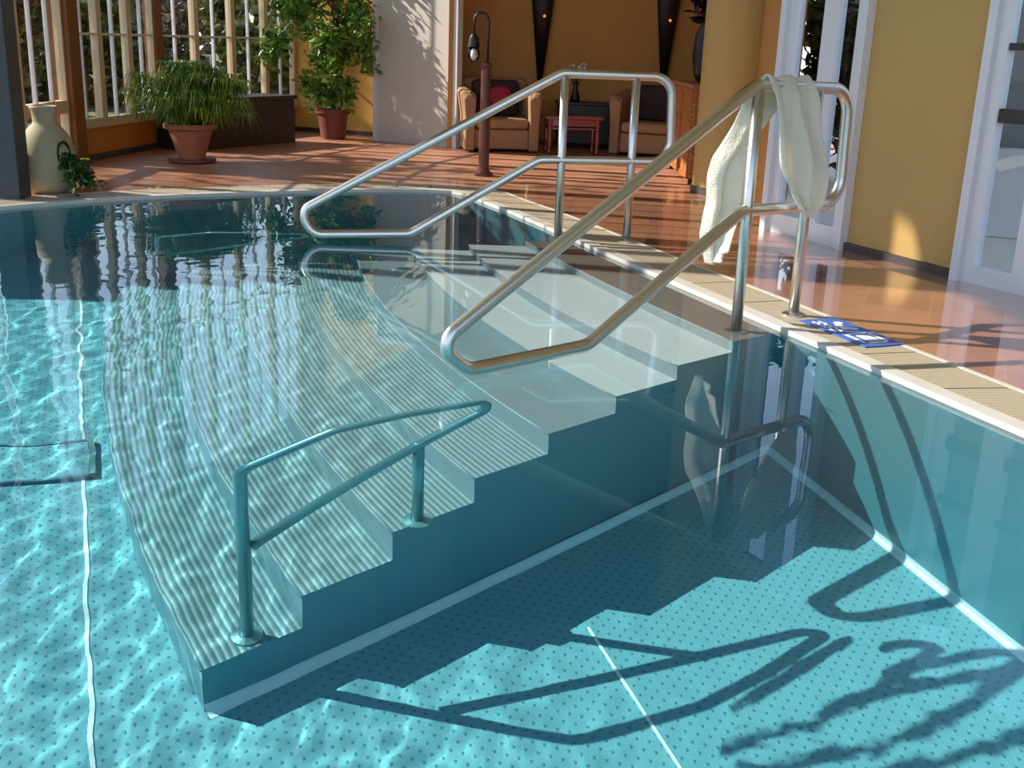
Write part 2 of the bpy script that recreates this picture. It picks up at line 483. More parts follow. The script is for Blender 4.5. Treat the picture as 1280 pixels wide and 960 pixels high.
def stair_mesh(faces_fn, name, mat, label=None, smooth=False):
    bm = bmesh.new(); uvl = bm.loops.layers.uv.new('UVMap')
    faces_fn(bm, uvl)
    bmesh.ops.translate(bm, verts=bm.verts, vec=inv)
    me = bpy.data.meshes.new(name); bm.to_mesh(me); bm.free()
    o = bpy.data.objects.new(name, me); me.materials.append(mat); link(o, steps)
    if label: o['label'] = label
    recv.append(o); return o
def strip(bm, uvl, top, ztop, bot, zbot, w):
    n = len(top) - 1
    a = [bm.verts.new((p.x, p.y, ztop)) for p in top]; b = [bm.verts.new((p.x, p.y, zbot)) for p in bot]
    for i in range(n):
        f = bm.faces.new((a[i], a[i + 1], b[i + 1], b[i]))
        for l, uv in zip(f.loops, ((i * .1, 0), (i * .1 + .1, 0), (i * .1 + .1, w), (i * .1, w))): l[uvl].uv = uv
edge_in = [CORNER + (CORNER2 - CORNER) * i / 28 for i in range(29)]
stair_mesh(lambda bm, u: strip(bm, u, edge_in, -.022, A[0], -.022, .2), 'landing', M['plate'], 'brownish landing strip at water level, shade and reflection painted into its colour')  # dark brown stands in for shade and wall reflection on the steel
for k in range(1, 8):
    z = -RISE * k
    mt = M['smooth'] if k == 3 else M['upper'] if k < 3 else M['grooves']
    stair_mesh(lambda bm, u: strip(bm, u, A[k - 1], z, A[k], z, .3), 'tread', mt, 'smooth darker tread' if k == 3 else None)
for k in range(0, 8):
    z = -RISE * k if k else -.022; z2 = -RISE * (k + 1) if k < 7 else -D
    stair_mesh(lambda bm, u: strip(bm, u, A[k], z, A[k], z2, .16), 'riser', M['riser'])
    # slim rolled nosing
    bm = bmesh.new(); add_tube(bm, [(p.x - MID.x, p.y - MID.y, z - .005) for p in A[k]], .006, 8)
    o = obj('nosing', bm, M['riser'], steps, smooth=True); recv.append(o)
def side(sel):
    def f(bm, u):
        prev = CORNER if sel == 0 else CORNER2
        zt = -.022
        for k in range(8):
            p = A[k][sel]
            if k: zt = -RISE * k
            q = [bm.verts.new((prev.x, prev.y, zt)), bm.verts.new((p.x, p.y, zt)), bm.verts.new((p.x, p.y, -D)), bm.verts.new((prev.x, prev.y, -D))]
            bm.faces.new(q); prev = p
    return f
stair_mesh(side(0), 'side_panel', M['pool']); stair_mesh(side(-1), 'side_panel', M['pool'])
c0 = A[7][0]; recv.append(cove(c0, CORNER, (D1.y, -D1.x) if Vector((D1.y, -D1.x)).dot(EDIR) < 0 else (-D1.y, D1.x)))

# floor inlet cover at the left
cv0 = Vector((-1.45, 3.594)); cv1 = Vector((-1.537, 3.839))
m_, L_ = frame2(cv0, cv0 - NDIR * 1.6)
cover = thing('floor_channel_cover', 'long flat steel cover plate on the pool floor left of the steps', 'cover', (cv0.x, cv0.y, -D), math.atan2(-NDIR.y, -NDIR.x))
bm = bmesh.new(); add_box(bm, .02, 1.6, -.26, 0, 0, .022, .004); recv.append(obj('plate', bm, M['studs'], cover))
bm = bmesh.new()
add_box(bm, 0, .02, -.27, .01, 0, .03); add_box(bm, 0, 1.6, 0, .012, 0, .026); add_box(bm, 0, 1.6, -.272, -.26, 0, .026)
recv.append(obj('rim', bm, M['smooth'], cover))

# ------------------------------------------------------------------ water
def inside(x, y, poly):
    c = False; j = len(poly) - 1
    for i in range(len(poly)):
        xi, yi = poly[i]; xj, yj = poly[j]
        if (yi > y) != (yj > y) and x < (xj - xi) * (y - yi) / (yj - yi) + xi: c = not c
        j = i
    return c
def height(x, y):
    # calm by the right-hand edge, livelier to the left and far side
    t = (x * .933 + y * .36 - 1.15)          # distance to the right of a line along the small rail
    thr = 1.05 - .65 * min(1, max(0, (y - 3.1) / .8))
    calm = 1 / (1 + math.exp(7.0 * (t + thr)))
    a = .07 + .93 * calm
    h = .00105 * noise.noise(Vector((x * 3.1, y * 2.3, .3)))
    h += .00062 * noise.noise(Vector((x * 8.5, y * 6.0, 4.3)))
    h += .00034 * noise.noise(Vector((x * 19, y * 14, 9.1)))
    h += .00010 * noise.noise(Vector((x * 38, y * 30, 2.7))) * calm
    return h * a * WAVE
WAVE = 1.5
wp = [(p.x, p.y) for p in offset(outline, .03)]
wx0, wx1, wy0, wy1, ws = -5.6, 2.9, -.85, 7.68, .021
nx = int((wx1 - wx0) / ws); ny = int((wy1 - wy0) / ws)
idx = {}; vs = []; fs = []
def vid(i, j):
    k = (i, j)
    if k not in idx:
        x = wx0 + i * ws; y = wy0 + j * ws
        idx[k] = len(vs); vs.append((x, y, height(x, y)))
    return idx[k]
for j in range(ny):
    for i in range(nx):
        if inside(wx0 + (i + .5) * ws, wy0 + (j + .5) * ws, wp):
            fs.append((vid(i, j), vid(i + 1, j), vid(i + 1, j + 1), vid(i, j + 1)))
me = bpy.data.meshes.new('pool_water'); me.from_pydata(vs, [], fs)
for p in me.polygons: p.use_smooth = True
water = link(bpy.data.objects.new('pool_water', me)); me.materials.append(M['water'])
tag(water, 'clear turquoise pool water with small ripples filling the basin', 'water', kind='stuff')
water.cycles.is_caustics_caster = True

# ------------------------------------------------------------------ deck and overflow grating
outer = [Vector((-3.45, -1.2)), Vector((4.2, -1.2)), Vector((4.2, 13.2)), Vector((-3.9, 13.2)), Vector((-3.9, 7.5)), Vector((-3.45, 7.0))]
def holed(name, outer, hole, z, thick, mat):
    tris = tessellate_polygon([[Vector((p.x, p.y, 0)) for p in outer], [Vector((p.x, p.y, 0)) for p in hole]])
    allp = outer + hole
    bm = bmesh.new(); vt = [bm.verts.new((p.x, p.y, z)) for p in allp]
    for t in tris:
        try: bm.faces.new([vt[i] for i in t])
        except ValueError: pass
    bmesh.ops.recalc_face_normals(bm, faces=bm.faces)
    if sum(f.normal.z for f in bm.faces) < 0: bmesh.ops.reverse_faces(bm, faces=bm.faces)
    me = bpy.data.meshes.new(name); bm.to_mesh(me); bm.free()
    o = bpy.data.objects.new(name, me); me.materials.append(mat); link(o)
    return o
deck_outer = [Vector((-6.0, -1.15)), Vector((4.2, -1.15)), Vector((4.2, 13.2)), Vector((-3.9, 13.2)), Vector((-3.9, 7.0)), Vector((-6.0, 6.6))]
floor = struct(holed('floor', deck_outer, o_jnt, DECKZ, .1, M['tile']))

# grating: individual lift-out panels following the channel
grating = thing('overflow_grating', 'ribbed beige overflow grating running round the pool edge', 'grating', (1.2, 4.2, 0))
bmc = bmesh.new()
def grate_panels():
    n = len(o_cop); segs = []
    for i in range(n - 2):
        a0, b0, a1, b1 = o_cop[i], o_grt[i], o_cop[i + 1], o_grt[i + 1]
        L = (a1 - a0).length
        m = max(1, round(L / .42))
        if L < .42: m = 1
        for k in range(m): segs.append((a0.lerp(a1, k / m), b0.lerp(b1, k / m), a0.lerp(a1, (k + 1) / m), b0.lerp(b1, (k + 1) / m)))
    off = Vector((1.2, 4.2))
    for a0, b0, a1, b1 in segs:
        g = .006
        d = (a1 - a0).normalized() * g
        q = [a0 + d - off, b0 + d - off, b1 - d - off, a1 - d - off]
        bm = bmesh.new(); uvl = bm.loops.layers.uv.new('UVMap')
        lo = [bm.verts.new((p.x, p.y, -.02)) for p in q]; hi = [bm.verts.new((p.x, p.y, DECKZ + .001)) for p in q]
        f = bm.faces.new(hi); bm.faces.new(lo[::-1])
        L = (a1 - a0).length
        for l, uv in zip(f.loops, ((0, 0), (.225, 0), (.225, L), (0, L))): l[uvl].uv = uv
        for i in range(4): bm.faces.new((lo[i], lo[(i + 1) % 4], hi[(i + 1) % 4], hi[i]))
        obj('grating_panel', bm, M['slat'], grating)
grate_panels()
struct(ring('floor_channel', o_cop, o_grt, -.06, -.03, M['base']))

# ------------------------------------------------------------------ hand rails
def rail(name, label, org, deg, prof_loop, posts, topz, mat, group=None, R=.0228):
    d = Vector((math.cos(math.radians(deg)), math.sin(math.radians(deg))))
    t = thing(name, label, 'handrail', (org[0], org[1], 0), math.radians(deg), group)
    pts, rr = zip(*[((s, 0, z), r) for s, z, r in prof_loop])
    bm = bmesh.new(); add_tube(bm, fillet(pts, list(rr), 9, closed=True), R, 18, closed=True)
    obj('rail_loop', bm, mat, t, smooth='keep')
    for s, zb, zt in posts:
        bm = bmesh.new(); add_tube(bm, [(s, 0, zb), (s, 0, zt)], R * .93, 18); pst = obj('post', bm, mat, t, smooth='keep')
        bm = bmesh.new(); add_lathe(bm, [(.045, zb), (.045, zb + .008), (.026, zb + .016)], 24, (s, 0)); obj('flange', bm, mat, pst)
    return t
rail('pool_handrail', 'large steel handrail loop nearest the camera with a white towel over it', (.8315, 4.021), 38,
     [(-.02, .884, .09), (.515, .875, .10), (.535, .44, .10), (-.03, .446, .10), (-.745, .04, .10), (-1.235, .030, .085), (-1.33, .145, .09)][:6] + [(-1.345, .125, .09)],
     [(0, -.022, .884), (.33, DECKZ, .875)], .88, M['steel'])
rail('pool_handrail', 'large steel handrail loop on the far side of the pool steps', (.212, 5.733), 8,
     [(-.015, .860, .09), (.55, .858, .10), (.57, .435, .10), (-.115, .432, .10), (-.77, .045, .10), (-1.26, .035, .085), (-1.325, .15, .09)],
     [(0, -.022, .860), (.366, DECKZ, .858)], .86, M['steel'])

def small_rail(label, base1, base2, mirrored=False):
    p1 = Vector(base1); p2 = Vector(base2)
    if mirrored: p1 = mirror(p1); p2 = mirror(p2)
    d = (p2 - p1).normalized(); deg = math.atan2(d.y, d.x)
    t = thing('submerged_handrail', label, 'handrail', (p1.x, p1.y, -1.134), deg, 'small handrails on the steps')
    Z = 1.134
    bm = bmesh.new()
    main = [(0, 0, 0), (0, 0, Z - .20), (.27, 0, Z - .045), (.48, 0, Z - .026), (.77, 0, Z - .04), (.76, 0, Z - .125), (0.02, 0, Z - .675)]
    add_tube(bm, fillet(main, [0, .07, .10, .15, .05, .05, 0], 8), .019, 16)
    o = obj('rail_loop', bm, M['cyan_rail'], t, smooth='keep'); recv.append(o)
    bm = bmesh.new(); s2 = (p2 - p1).length; add_tube(bm, [(s2, 0, RISE * 2), (s2, 0, Z - .275)], .018, 16); recv.append(obj('post', bm, M['cyan_rail'], t, smooth='keep'))
    for s, z in ((0, 0), (s2, RISE * 2)):
        bm = bmesh.new(); add_lathe(bm, [(.045, z), (.045, z + .007), (.024, z + .013)], 20, (s, 0)); recv.append(obj('flange', bm, M['cyan_rail'], t))
small_rail('small submerged steel handrail in the foreground on the near side of the steps', (-.7216 + .03, 2.609 + .03), (-.2708 + .01, 2.937 + .02))
small_rail('small submerged steel handrail on the far side of the steps', (-.7216 + .03, 2.609 + .03), (-.2708 + .01, 2.937 + .02), True)

# ------------------------------------------------------------------ towel draped over the near handrail
def towel():
    t = math.radians(38)
    nu, nv = 36, 90
    # rows: (v, left s, right s, z_left, z_right, side offset) ; side + is the camera side
    keys = [(0.00, .17, .285, .45, .42, .080), (0.10, .085, .30, .53, .46, .085), (0.20, .04, .30, .61, .56, .080), (0.33, .035, .285, .72, .70, .055), (0.46, .035, .27, .86, .86, .034),
            (0.50, .035, .265, .922, .918, .0), (0.54, .02, .25, .88, .88, -.034), (.66, .015, .13, .74, .72, -.05), (.75, -.03, .09, .62, .60, -.06),
            (.86, -.01, .07, .46, .48, -.06), (.94, -.045, .03, .33, .37, -.06), (1.0, -.015, .0, .22, .28, -.06)]
    def key(v):
        for a, b in zip(keys, keys[1:]):
            if v <= b[0] + 1e-9:
                f = (v - a[0]) / (b[0] - a[0]); f = f * f * (3 - 2 * f) if False else f
                return [a[i] + (b[i] - a[i]) * f for i in range(1, 6)]
        return list(keys[-1][1:])
    bm = bmesh.new(); rows = []
    for j in range(nv + 1):
        v = j / nv; ls, rs, zl, zr, of = key(v); row = []
        amp = min(1, abs(v - .5) * 5) 
        for i in range(nu + 1):
            u = i / nu
            fold = math.sin(u * 13 + v * 3.0) * .020 + math.sin(u * 29 + 1 - v * 6) * .005
            s = ls + (rs - ls) * u + .01 * math.sin(v * 20 + u * 4) * amp
            z = zl + (zr - zl) * u - (.018 * math.sin(u * PI) if amp > .9 else 0)
            sgn = 1 if v < .5 else -1
            o = of + sgn * (.3 + .7 * amp) * (fold + .012) * (1 if abs(v - .5) > .04 else .3)
            if abs(v - .5) <= .04: z += .3 * fold
            if v > .54: o -= .10 * min(1, (v - .54) * 4) * (1 - u)
            # swag fold on the front side
            if v < .4: o += .022 * math.exp(-((u - .35 - v * .9) / .10) ** 2)
            row.append(bm.verts.new((s, -o, z)))
        rows.append(row)
    for j in range(nv):
        for i in range(nu): bm.faces.new((rows[j][i], rows[j][i + 1], rows[j + 1][i + 1], rows[j + 1][i]))
    for v in bm.verts:
        v.co += Vector((1, .6, .3)) * .004 * noise.noise(v.co * 22)
    o = obj('towel', bm, M['towel'], smooth=True, loc=(.8315, 4.021, 0), rotz=t)
    md = o.modifiers.new('thick', 'SOLIDIFY'); md.thickness = .007; md.offset = 0
    md = o.modifiers.new('sub', 'SUBSURF'); md.levels = 1; md.render_levels = 1
    tag(o, 'crumpled white towel draped over the near handrail', 'towel')
towel()

# ------------------------------------------------------------------ blue sign on the grating
sg = thing('floor_sign', 'flat blue sign with white pictograms on the grating beside the near handrail', 'sign', (1.243, 3.972, DECKZ + .002), math.atan2(-EDIR.y, -EDIR.x))
obj('sign_plate', box(-.20, .20, -.085, .085, 0, .004, .0015), M['blue'], sg)
def disc(bm, cx, cy, r, z0, z1, sx=1, sy=1, seg=20):
    prism(bm, [(cx + r * sx * math.cos(2 * PI * i / seg), cy + r * sy * math.sin(2 * PI * i / seg)) for i in range(seg)], z0, z1)
bm = bmesh.new()
disc(bm, -.12, .035, .018, .004, .0055)
prism(bm, [(-.10, .03), (-.03, .01), (-.03, -.01), (-.105, .008)], .004, .0055)
prism(bm, [(-.06, .02), (-.03, .055), (-.015, .048), (-.04, .01)], .004, .0055)
for yy in (-.025, -.052):
    for k in range(7): disc(bm, -.15 + k * .022, yy + .006 * math.sin(k * 2), .012, .004, .0055, 1, .45, 12)
obj('swimmer_pictogram', bm, M['bwhite'], sg)
bm = bmesh.new()
for a in ((.03, .165, -.055, -.043), (.03, .165, .043, .055), (.03, .042, -.055, .055), (.153, .165, -.055, .055), (.06, .135, -.02, .03)):
    add_box(bm, *a, .004, .0055)
obj('panel_pictogram', bm, M['bwhite'], sg)

# ------------------------------------------------------------------ walls and windows
CEIL = 5.45
def wall(name, a, b, z0, z1, mat, t=.12, side=1):
    m, L = frame2(a, b)
    return struct(obj(name, box(0, L, 0, side * t, z0, z1, mtx=m), mat))
win_n = [0]
def window(a, b, z0, z1, cols, rows, mat, fr=.05, mu=.018, dep=.06, kinds=None, sub=None):
    """glazed screen: frame, mullions between casements, glazing bars, pane"""
    win_n[0] += 1
    m, L = frame2(a, b)
    root = bpy.data.objects.new('window_%d' % win_n[0], None); link(root); root.matrix_world = m; struct(root)
    bm = bmesh.new()
    add_box(bm, 0, L, -dep / 2, dep / 2, z0, z0 + fr); add_box(bm, 0, L, -dep / 2, dep / 2, z1 - fr, z1)
    add_box(bm, 0, fr, -dep / 2, dep / 2, z0 + fr, z1 - fr); add_box(bm, L - fr, L, -dep / 2, dep / 2, z0 + fr, z1 - fr)
    for k in range(1, cols): 
        x = L * k / cols; add_box(bm, x - fr * .55, x + fr * .55, -dep / 2, dep / 2, z0 + fr, z1 - fr)
    for zz in rows: add_box(bm, fr, L - fr, -dep / 2.2, dep / 2.2, zz - fr * .5, zz + fr * .5)
    obj('window_frame', bm, mat, root)
    if sub:
        bm = bmesh.new()
        nc, zs = sub
        for k in range(cols):
            for q in range(1, nc):
                x = L * (k + q / nc) / cols; add_box(bm, x - mu / 2, x + mu / 2, -dep / 4, dep / 4, z0 + fr, z1 - fr)
        for zz in zs: add_box(bm, fr, L - fr, -dep / 4.5, dep / 4.5, zz - mu / 2, zz + mu / 2)
        obj('glazing_bars', bm, M['white'], root)
    bm = bmesh.new(); v = [bm.verts.new(p) for p in ((fr, 0, z0 + fr), (L - fr, 0, z0 + fr), (L - fr, 0, z1 - fr), (fr, 0, z1 - fr))]; bm.faces.new(v)
    obj('pane', bm, M['pane'], root)
    return root

W0 = (-3.32, 6.62); W1 = (-3.34, 8.34); W2 = (-3.16, 9.83); W3 = (-2.41, 12.08)
# long glazed side beyond the left of the picture
window((-5.85, -1.1), (-5.85, 6.4), 0.0, 5.28, 2, (), M['greycol'], fr=.07, dep=.08)
wall('wall_left', (-5.83, -1.1), (-5.83, 6.4), 5.28, CEIL, M['cream'], .08, 1)
window((-5.85, 6.4), (-3.2, 6.56), 0.0, 4.2, 2, (), M['greycol'], fr=.07, dep=.08)
wall('wall_left', (-5.85, 6.4), (-3.2, 6.56), 4.2, CEIL, M['cream'], .08, 1)
# dark steel column at the left edge of the view
bm = bmesh.new(); add_box(bm, -3.10, -2.93, 6.50, 6.66, 0, CEIL, .01)
struct(obj('trim_5', bm, M['greycol']))
# garden window behind the jar
window(W0, W1, 0.015, 3.3, 2, (.44,), M['beige_frame'], fr=.09, sub=(3, (1.2,)))
wall('wall_left', W0, W1, 3.3, CEIL, M['yellow'])
# corner pier and bay with low wall
mp, _ = frame2(W1, W2)
struct(obj('trim_6', box(-.06, .10, -.08, .08, 0, CEIL, .01, mtx=mp), M['brown']))
wall('wall_left', W1, W2, 0, .26, M['deep_orange']); wall('wall_left', W1, W2, 3.2, CEIL, M['yellow'])
window(W1, W2, .26, 3.2, 3, (), M['beige_frame'], fr=.07, sub=(2, (.95, 1.65)))
m2, _ = frame2(W2, W3)
struct(obj('trim_7', box(-.05, .06, -.06, .06, .26, CEIL, .008, mtx=m2), M['brown']))
wall('wall_left', W2, W3, 0, .26, M['deep_orange']); wall('wall_left', W2, W3, 3.2, CEIL, M['yellow'])
window(W2, W3, .26, 3.2, 4, (), M['beige_frame'], fr=.06, sub=(2, (.95, 1.65)))
def skirting(name, a, b, h=.045):
    m, L = frame2(a, b); return struct(obj(name, box(0, L, -.022, 0.0, 0, h + DECKZ, mtx=m), M['base']))
skirting('baseboard_left', W1, W2); skirting('baseboard_left', W2, W3)
# yellow wall, white panelled door, niche
W4 = (-1.47, 11.68)
wall('wall_back', W3, W4, 0, CEIL, M['sunny'], .1, 1); skirting('baseboard_back', W3, W4)
DR0 = (-1.46, 11.26); DR1 = (-.60, 10.70)
wall('wall_back', W4, DR0, 0, CEIL, M['sunny'], .1, 1)
md, Ld = frame2(DR0, DR1)
droot = bpy.data.objects.new('door_1', None); link(droot); droot.matrix_world = md; struct(droot)
obj('door_panel', box(.05, Ld - .05, .0, .04, DECKZ, 2.0), plain('white_door_paint', rgb(196, 188, 178), .6, var=.03), droot)
bm = bmesh.new(); add_box(bm, 0, .05, -.03, .05, DECKZ, 2.05); add_box(bm, Ld - .05, Ld, -.03, .05, DECKZ, 2.05); add_box(bm, .05, Ld - .05, -.03, .05, 2.0, 2.05)
obj('door_frame', bm, M['white'], droot)
wall('wall_back', DR0, DR1, 2.05, CEIL, M['yellow'], .1, 1)
wall('wall_niche_left', DR1, (-.62, 11.75), 0, CEIL, M['orange'], .1, 1)
wall('wall_niche_back', (-.62, 11.6), (1.95, 11.6), 0, CEIL, M['orange'], .1, 1)
skirting('baseboard_niche', (-.62, 11.6), (1.95, 11.6), .04)
wall('wall_niche_right', (1.92, 11.6), (1.72, 8.1), 0, CEIL, M['orange'], .1, 1)

# rounded yellow pier
pier = [(1.50 + .255 * math.cos(a), 8.02 + .255 * math.sin(a)) for a in [PI * .5 + PI * k / 24 for k in range(37)]]
pier = pier + [(2.4, 8.2), (2.4, 8.275)]
pier = [(1.50 + .255 * math.cos(a), 8.02 + .255 * math.sin(a)) for a in [PI * .5 + PI * 1.5 * k / 36 for k in range(37)]] + [(1.76, 8.02), (1.76, 8.275)]
struct(obj('wall_pier', prism(bmesh.new(), pier, 0, CEIL), M['yellow'], smooth=False))
bpier = [(1.50 + .27 * math.cos(a), 8.02 + .27 * math.sin(a)) for a in [PI * .5 + PI * 1.5 * k / 36 for k in range(37)]] + [(1.775, 8.02), (1.775, 8.29)]
struct(obj('baseboard_pier', prism(bmesh.new(), bpier, 0, DECKZ + .05), M['base']))

# right-hand glazed door, yellow wall, second door
RA = Vector((1.44, 6.40)); RB = Vector((1.735, 5.79)); RC = Vector((2.055, 5.10)); RD = Vector((2.50, 4.30))
wall('wall_right', (1.60, 7.9), tuple(RA), 0, CEIL, M['orange'], .1, 1)
def glazed_door(name, a, b, leaves, top, bars=(), backing=None, low=.12):
    m, L = frame2(a, b)
    root = bpy.data.objects.new(name, None); link(root); root.matrix_world = m; struct(root)
    bm = bmesh.new(); F = .045
    add_box(bm, 0, F, -.05, .09, DECKZ, top); add_box(bm, L - F, L, -.05, .09, DECKZ, top); add_box(bm, F, L - F, -.05, .09, top - F, top)
    obj('door_frame', bm, M['white'], root)
    for (x0, x1, st) in leaves:
        bm = bmesh.new()
        add_box(bm, x0, x0 + st, -.02, .03, DECKZ, top - F); add_box(bm, x1 - st, x1, -.02, .03, DECKZ, top - F)
        add_box(bm, x0 + st, x1 - st, -.02, .03, DECKZ, low); add_box(bm, x0 + st, x1 - st, -.02, .03, top - F - st, top - F)
        leaf = obj('door_leaf', bm, M['white'], root)
        bm = bmesh.new(); v = [bm.verts.new(p) for p in ((x0 + st, .005, low), (x1 - st, .005, low), (x1 - st, .005, top - F - st), (x0 + st, .005, top - F - st))]; bm.faces.new(v)
        obj('pane', bm, M['pane'], leaf)
        for (z0, z1) in bars: obj('glazing_bar', box(x0 + st, x1 - st, -.01, .03, z0, z1), M['dark'], leaf)
    return root
La = (RB - RA).length
glazed_door('door_2', tuple(RA), tuple(RB), [(.045, La * .56, .06), (La * .56, La - .045, .055)], 2.1)
wall('wall_right', tuple(RA), tuple(RB), 2.1, CEIL, M['yellow'], .1, 1)
wall('wall_right', tuple(RB), tuple(RC), 0, CEIL, M['yellow'], .1, 1); skirting('baseboard_right', tuple(RB), tuple(RC), .04)
Lc = (RD - RC).length
glazed_door('door_3', tuple(RC), tuple(RD), [(.045, .36, .055), (.36, .86, .07)], 2.1, bars=((.735, .795), (1.04, 1.07)), low=.10)
wall('wall_right', tuple(RC), tuple(RD), 2.1, CEIL, M['yellow'], .1, 1)
wall('wall_right', tuple(RD), (4.2, -1.1), 0, CEIL, M['yellow'], .1, 1)
# grey room behind the second door, with pale cabinet
struct(obj('wall_room', prism(bmesh.new(), [(2.42, 6.72), (2.46, 6.82), (4.3, 6.1), (4.26, 6.0)], 0, 2.6), M['grey_room']))
bl = obj('pale_cabinet', box(0, 1.5, 0, .14, 0, .5, .01), M['white'], loc=(2.50, 6.45, .02), rotz=math.radians(-21))
tag(bl, 'pale cabinet seen through the glass of the right-hand door', 'cabinet')
# ceiling
struct(obj('ceiling', box(-6.0, 4.2, -1.15, 13.2, CEIL, CEIL + .1), M['cream']))

# ------------------------------------------------------------------ outside
g = holed('ground_outside', [Vector((-60, -40)), Vector((60, -40)), Vector((60, 60)), Vector((-60, 60))], [Vector((-6.0, -1.15)), Vector((4.2, -1.15)), Vector((4.2, 13.2)), Vector((-3.9, 13.2)), Vector((-3.9, 7.0)), Vector((-6.0, 6.6))], -.12, .1, M['grass'])
struct(g)
struct(obj('terrace', prism(bmesh.new(), [(1.74, 7.9), (1.74, 8.6), (4.0, 8.6), (4.0, 5.5), (2.2, 5.3), (1.56, 6.5)], DECKZ - .01, DECKZ + .004), M['terrace']))  # pale colour stands in for sunlight on the ground

def leaf_cloud(bm, n, pos, size, asp=.5, droop=0, bend=True, rnd=random):
    for _ in range(n):
        c = pos(); s = size * rnd.uniform(.6, 1.3)
        ax = Vector((rnd.gauss(0, 1), rnd.gauss(0, 1), rnd.gauss(0, .7) - droop)).normalized()
        sd = ax.cross(Vector((rnd.gauss(0, 1), rnd.gauss(0, 1), rnd.gauss(0, 1)))).normalized() * s * asp * .5
        nn = ax.cross(sd).normalized() * s * .08
        a = bm.verts.new(c); b = bm.verts.new(c + ax * s * .45 + sd + nn); d = bm.verts.new(c + ax * s * .45 - sd + nn); e = bm.verts.new(c + ax * s)
        bm.faces.new((a, b, e, d))

def bush(name, label, loc, r, h, mat, n=900, size=.16, group=None, cat='shrub', trunk=True):
    t = thing(name, label, cat, loc, 0, group)
    rn = random.Random(hash((round(loc[0], 2), round(loc[1], 2))) & 0xffff)
    blobs = [(Vector((rn.uniform(-r, r) * .6, rn.uniform(-r, r) * .6, h * rn.uniform(.12, .8))), r * rn.uniform(.35, .6)) for _ in range(9)]
    def pos():
        c, rr = rn.choice(blobs)
        v = Vector((rn.gauss(0, 1), rn.gauss(0, 1), rn.gauss(0, 1))).normalized() * rr * rn.uniform(.5, 1)
        q = c + v; q.z = max(.05, q.z); return q
    bm = bmesh.new(); leaf_cloud(bm, n, pos, size, rnd=rn); obj('foliage', bm, mat, t)
    bm = bmesh.new()
    for k in range(4):
        c, rr = blobs[k]; add_tube(bm, [(0, 0, 0), (c.x * .3, c.y * .3, c.z * .5), tuple(c)], [.05 * h / 2, .035 * h / 2, .01], 7)
    obj('trunk', bm, M['bark'], t)
    return t
for x, y, r, h, mt, lab in [
    (-7.4, 10.2, 1.1, 1.9, 'shrub', 'bare brown shrub in the garden outside the window behind the jar'),
    (-7.0, 12.4, 1.0, 1.9, 'hedge', 'olive green shrub in the garden behind the corner pier'),
    (-6.6, 14.4, 1.0, 1.9, 'shrub', 'dry brown shrub seen through the first bay window pane'),
    (-6.4, 16.6, 1.1, 2.1, 'hedge', 'green shrub seen through the middle of the bay windows'),
    (-6.6, 20.0, 1.5, 2.3, 'shrub', 'brown shrub seen above the papyrus'),
    (-3.9, 17.6, 1.2, 2.0, 'hedge', 'green shrub seen above the dark box'),
    (-3.6, 21.2, 1.5, 2.2, 'shrub', 'brown shrub seen through the bay window left of the ficus'),
    (-9.4, 8.2, 1.4, 1.8, 'hedge', 'dark green shrub in the garden behind the grey column at the far left'),
    (-9.8, 12.2, 1.6, 2.2, 'shrub', 'tall brown shrub further back in the garden'),
    (-9.6, 16.4, 1.9, 2.3, 'hedge', 'large green shrub furthest back in the garden')]:
    bush('garden_shrub', lab, (x, y, -.12), r, h, M[mt], 2600, .26, 'garden shrubs outside the windows')
def tree(label, loc, zc, r, n, rs):  # trees added out of view to dapple the sun on deck and door
    t = thing('added_shade_tree', label, 'tree', loc, 0, 'trees added out of view for shade')
    rn = random.Random(rs); bm = bmesh.new(); lf = bmesh.new()
    add_tube(bm, [(0, 0, 0), (.1, 0, zc * .5), (0, .1, zc), (.1, 0, zc + r)], [.14, .11, .07, .02], 9)
    tips = []
    for k in range(22):
        a = rn.uniform(0, 2 * PI); q = Vector((math.cos(a) * r * rn.uniform(.4, 1), math.sin(a) * r * rn.uniform(.4, 1), zc + rn.uniform(-.6, .9) * r)); tips.append(q)
        add_tube(bm, [(0, 0, zc - r * .5 + .02 * k), (q.x * .5, q.y * .5, q.z - .2), tuple(q)], [.035, .02, .008], 6)
    obj('trunk', bm, M['bark'], t)
    leaf_cloud(lf, n, lambda: rn.choice(tips) + Vector((rn.gauss(0, .28), rn.gauss(0, .28), rn.gauss(0, .24))), .19, rnd=rn)
    obj('foliage', lf, M['hedge'], t)
tree('tall unseen tree added to cast broken shade on the far deck', (-8.4, 9.6, -.12), 4.3, 1.3, 450, 21)
tree('tall unseen tree added further back to break up the sun behind the bay windows', (-8.8, 13.2, -.12), 4.8, 1.3, 160, 22)
for x, y, r, h, lab in [(3.0, 9.4, .85, 2.6, 'dark green shrub seen through the glass door behind the towel'), (4.6, 8.4, .7, 2.4, 'dark green shrub further right behind the glass doors')]:
    bush('dark_shrub', lab, (x, y, -.12), r, h, M['darkhedge'], 3200, .17)

# ------------------------------------------------------------------ plants
def pot_mesh(r_top, r_bot, h, rim=.02, seg=36):
    bm = bmesh.new()
    add_lathe(bm, [(r_bot, 0), (r_bot + (r_top - r_bot) * .8, h * .8), (r_top, h * .84), (r_top + rim, h * .86), (r_top + rim, h), (r_top - .01, h), (r_top - .02, h * .86), (r_bot * .9, h * .82)], seg)
    return bm
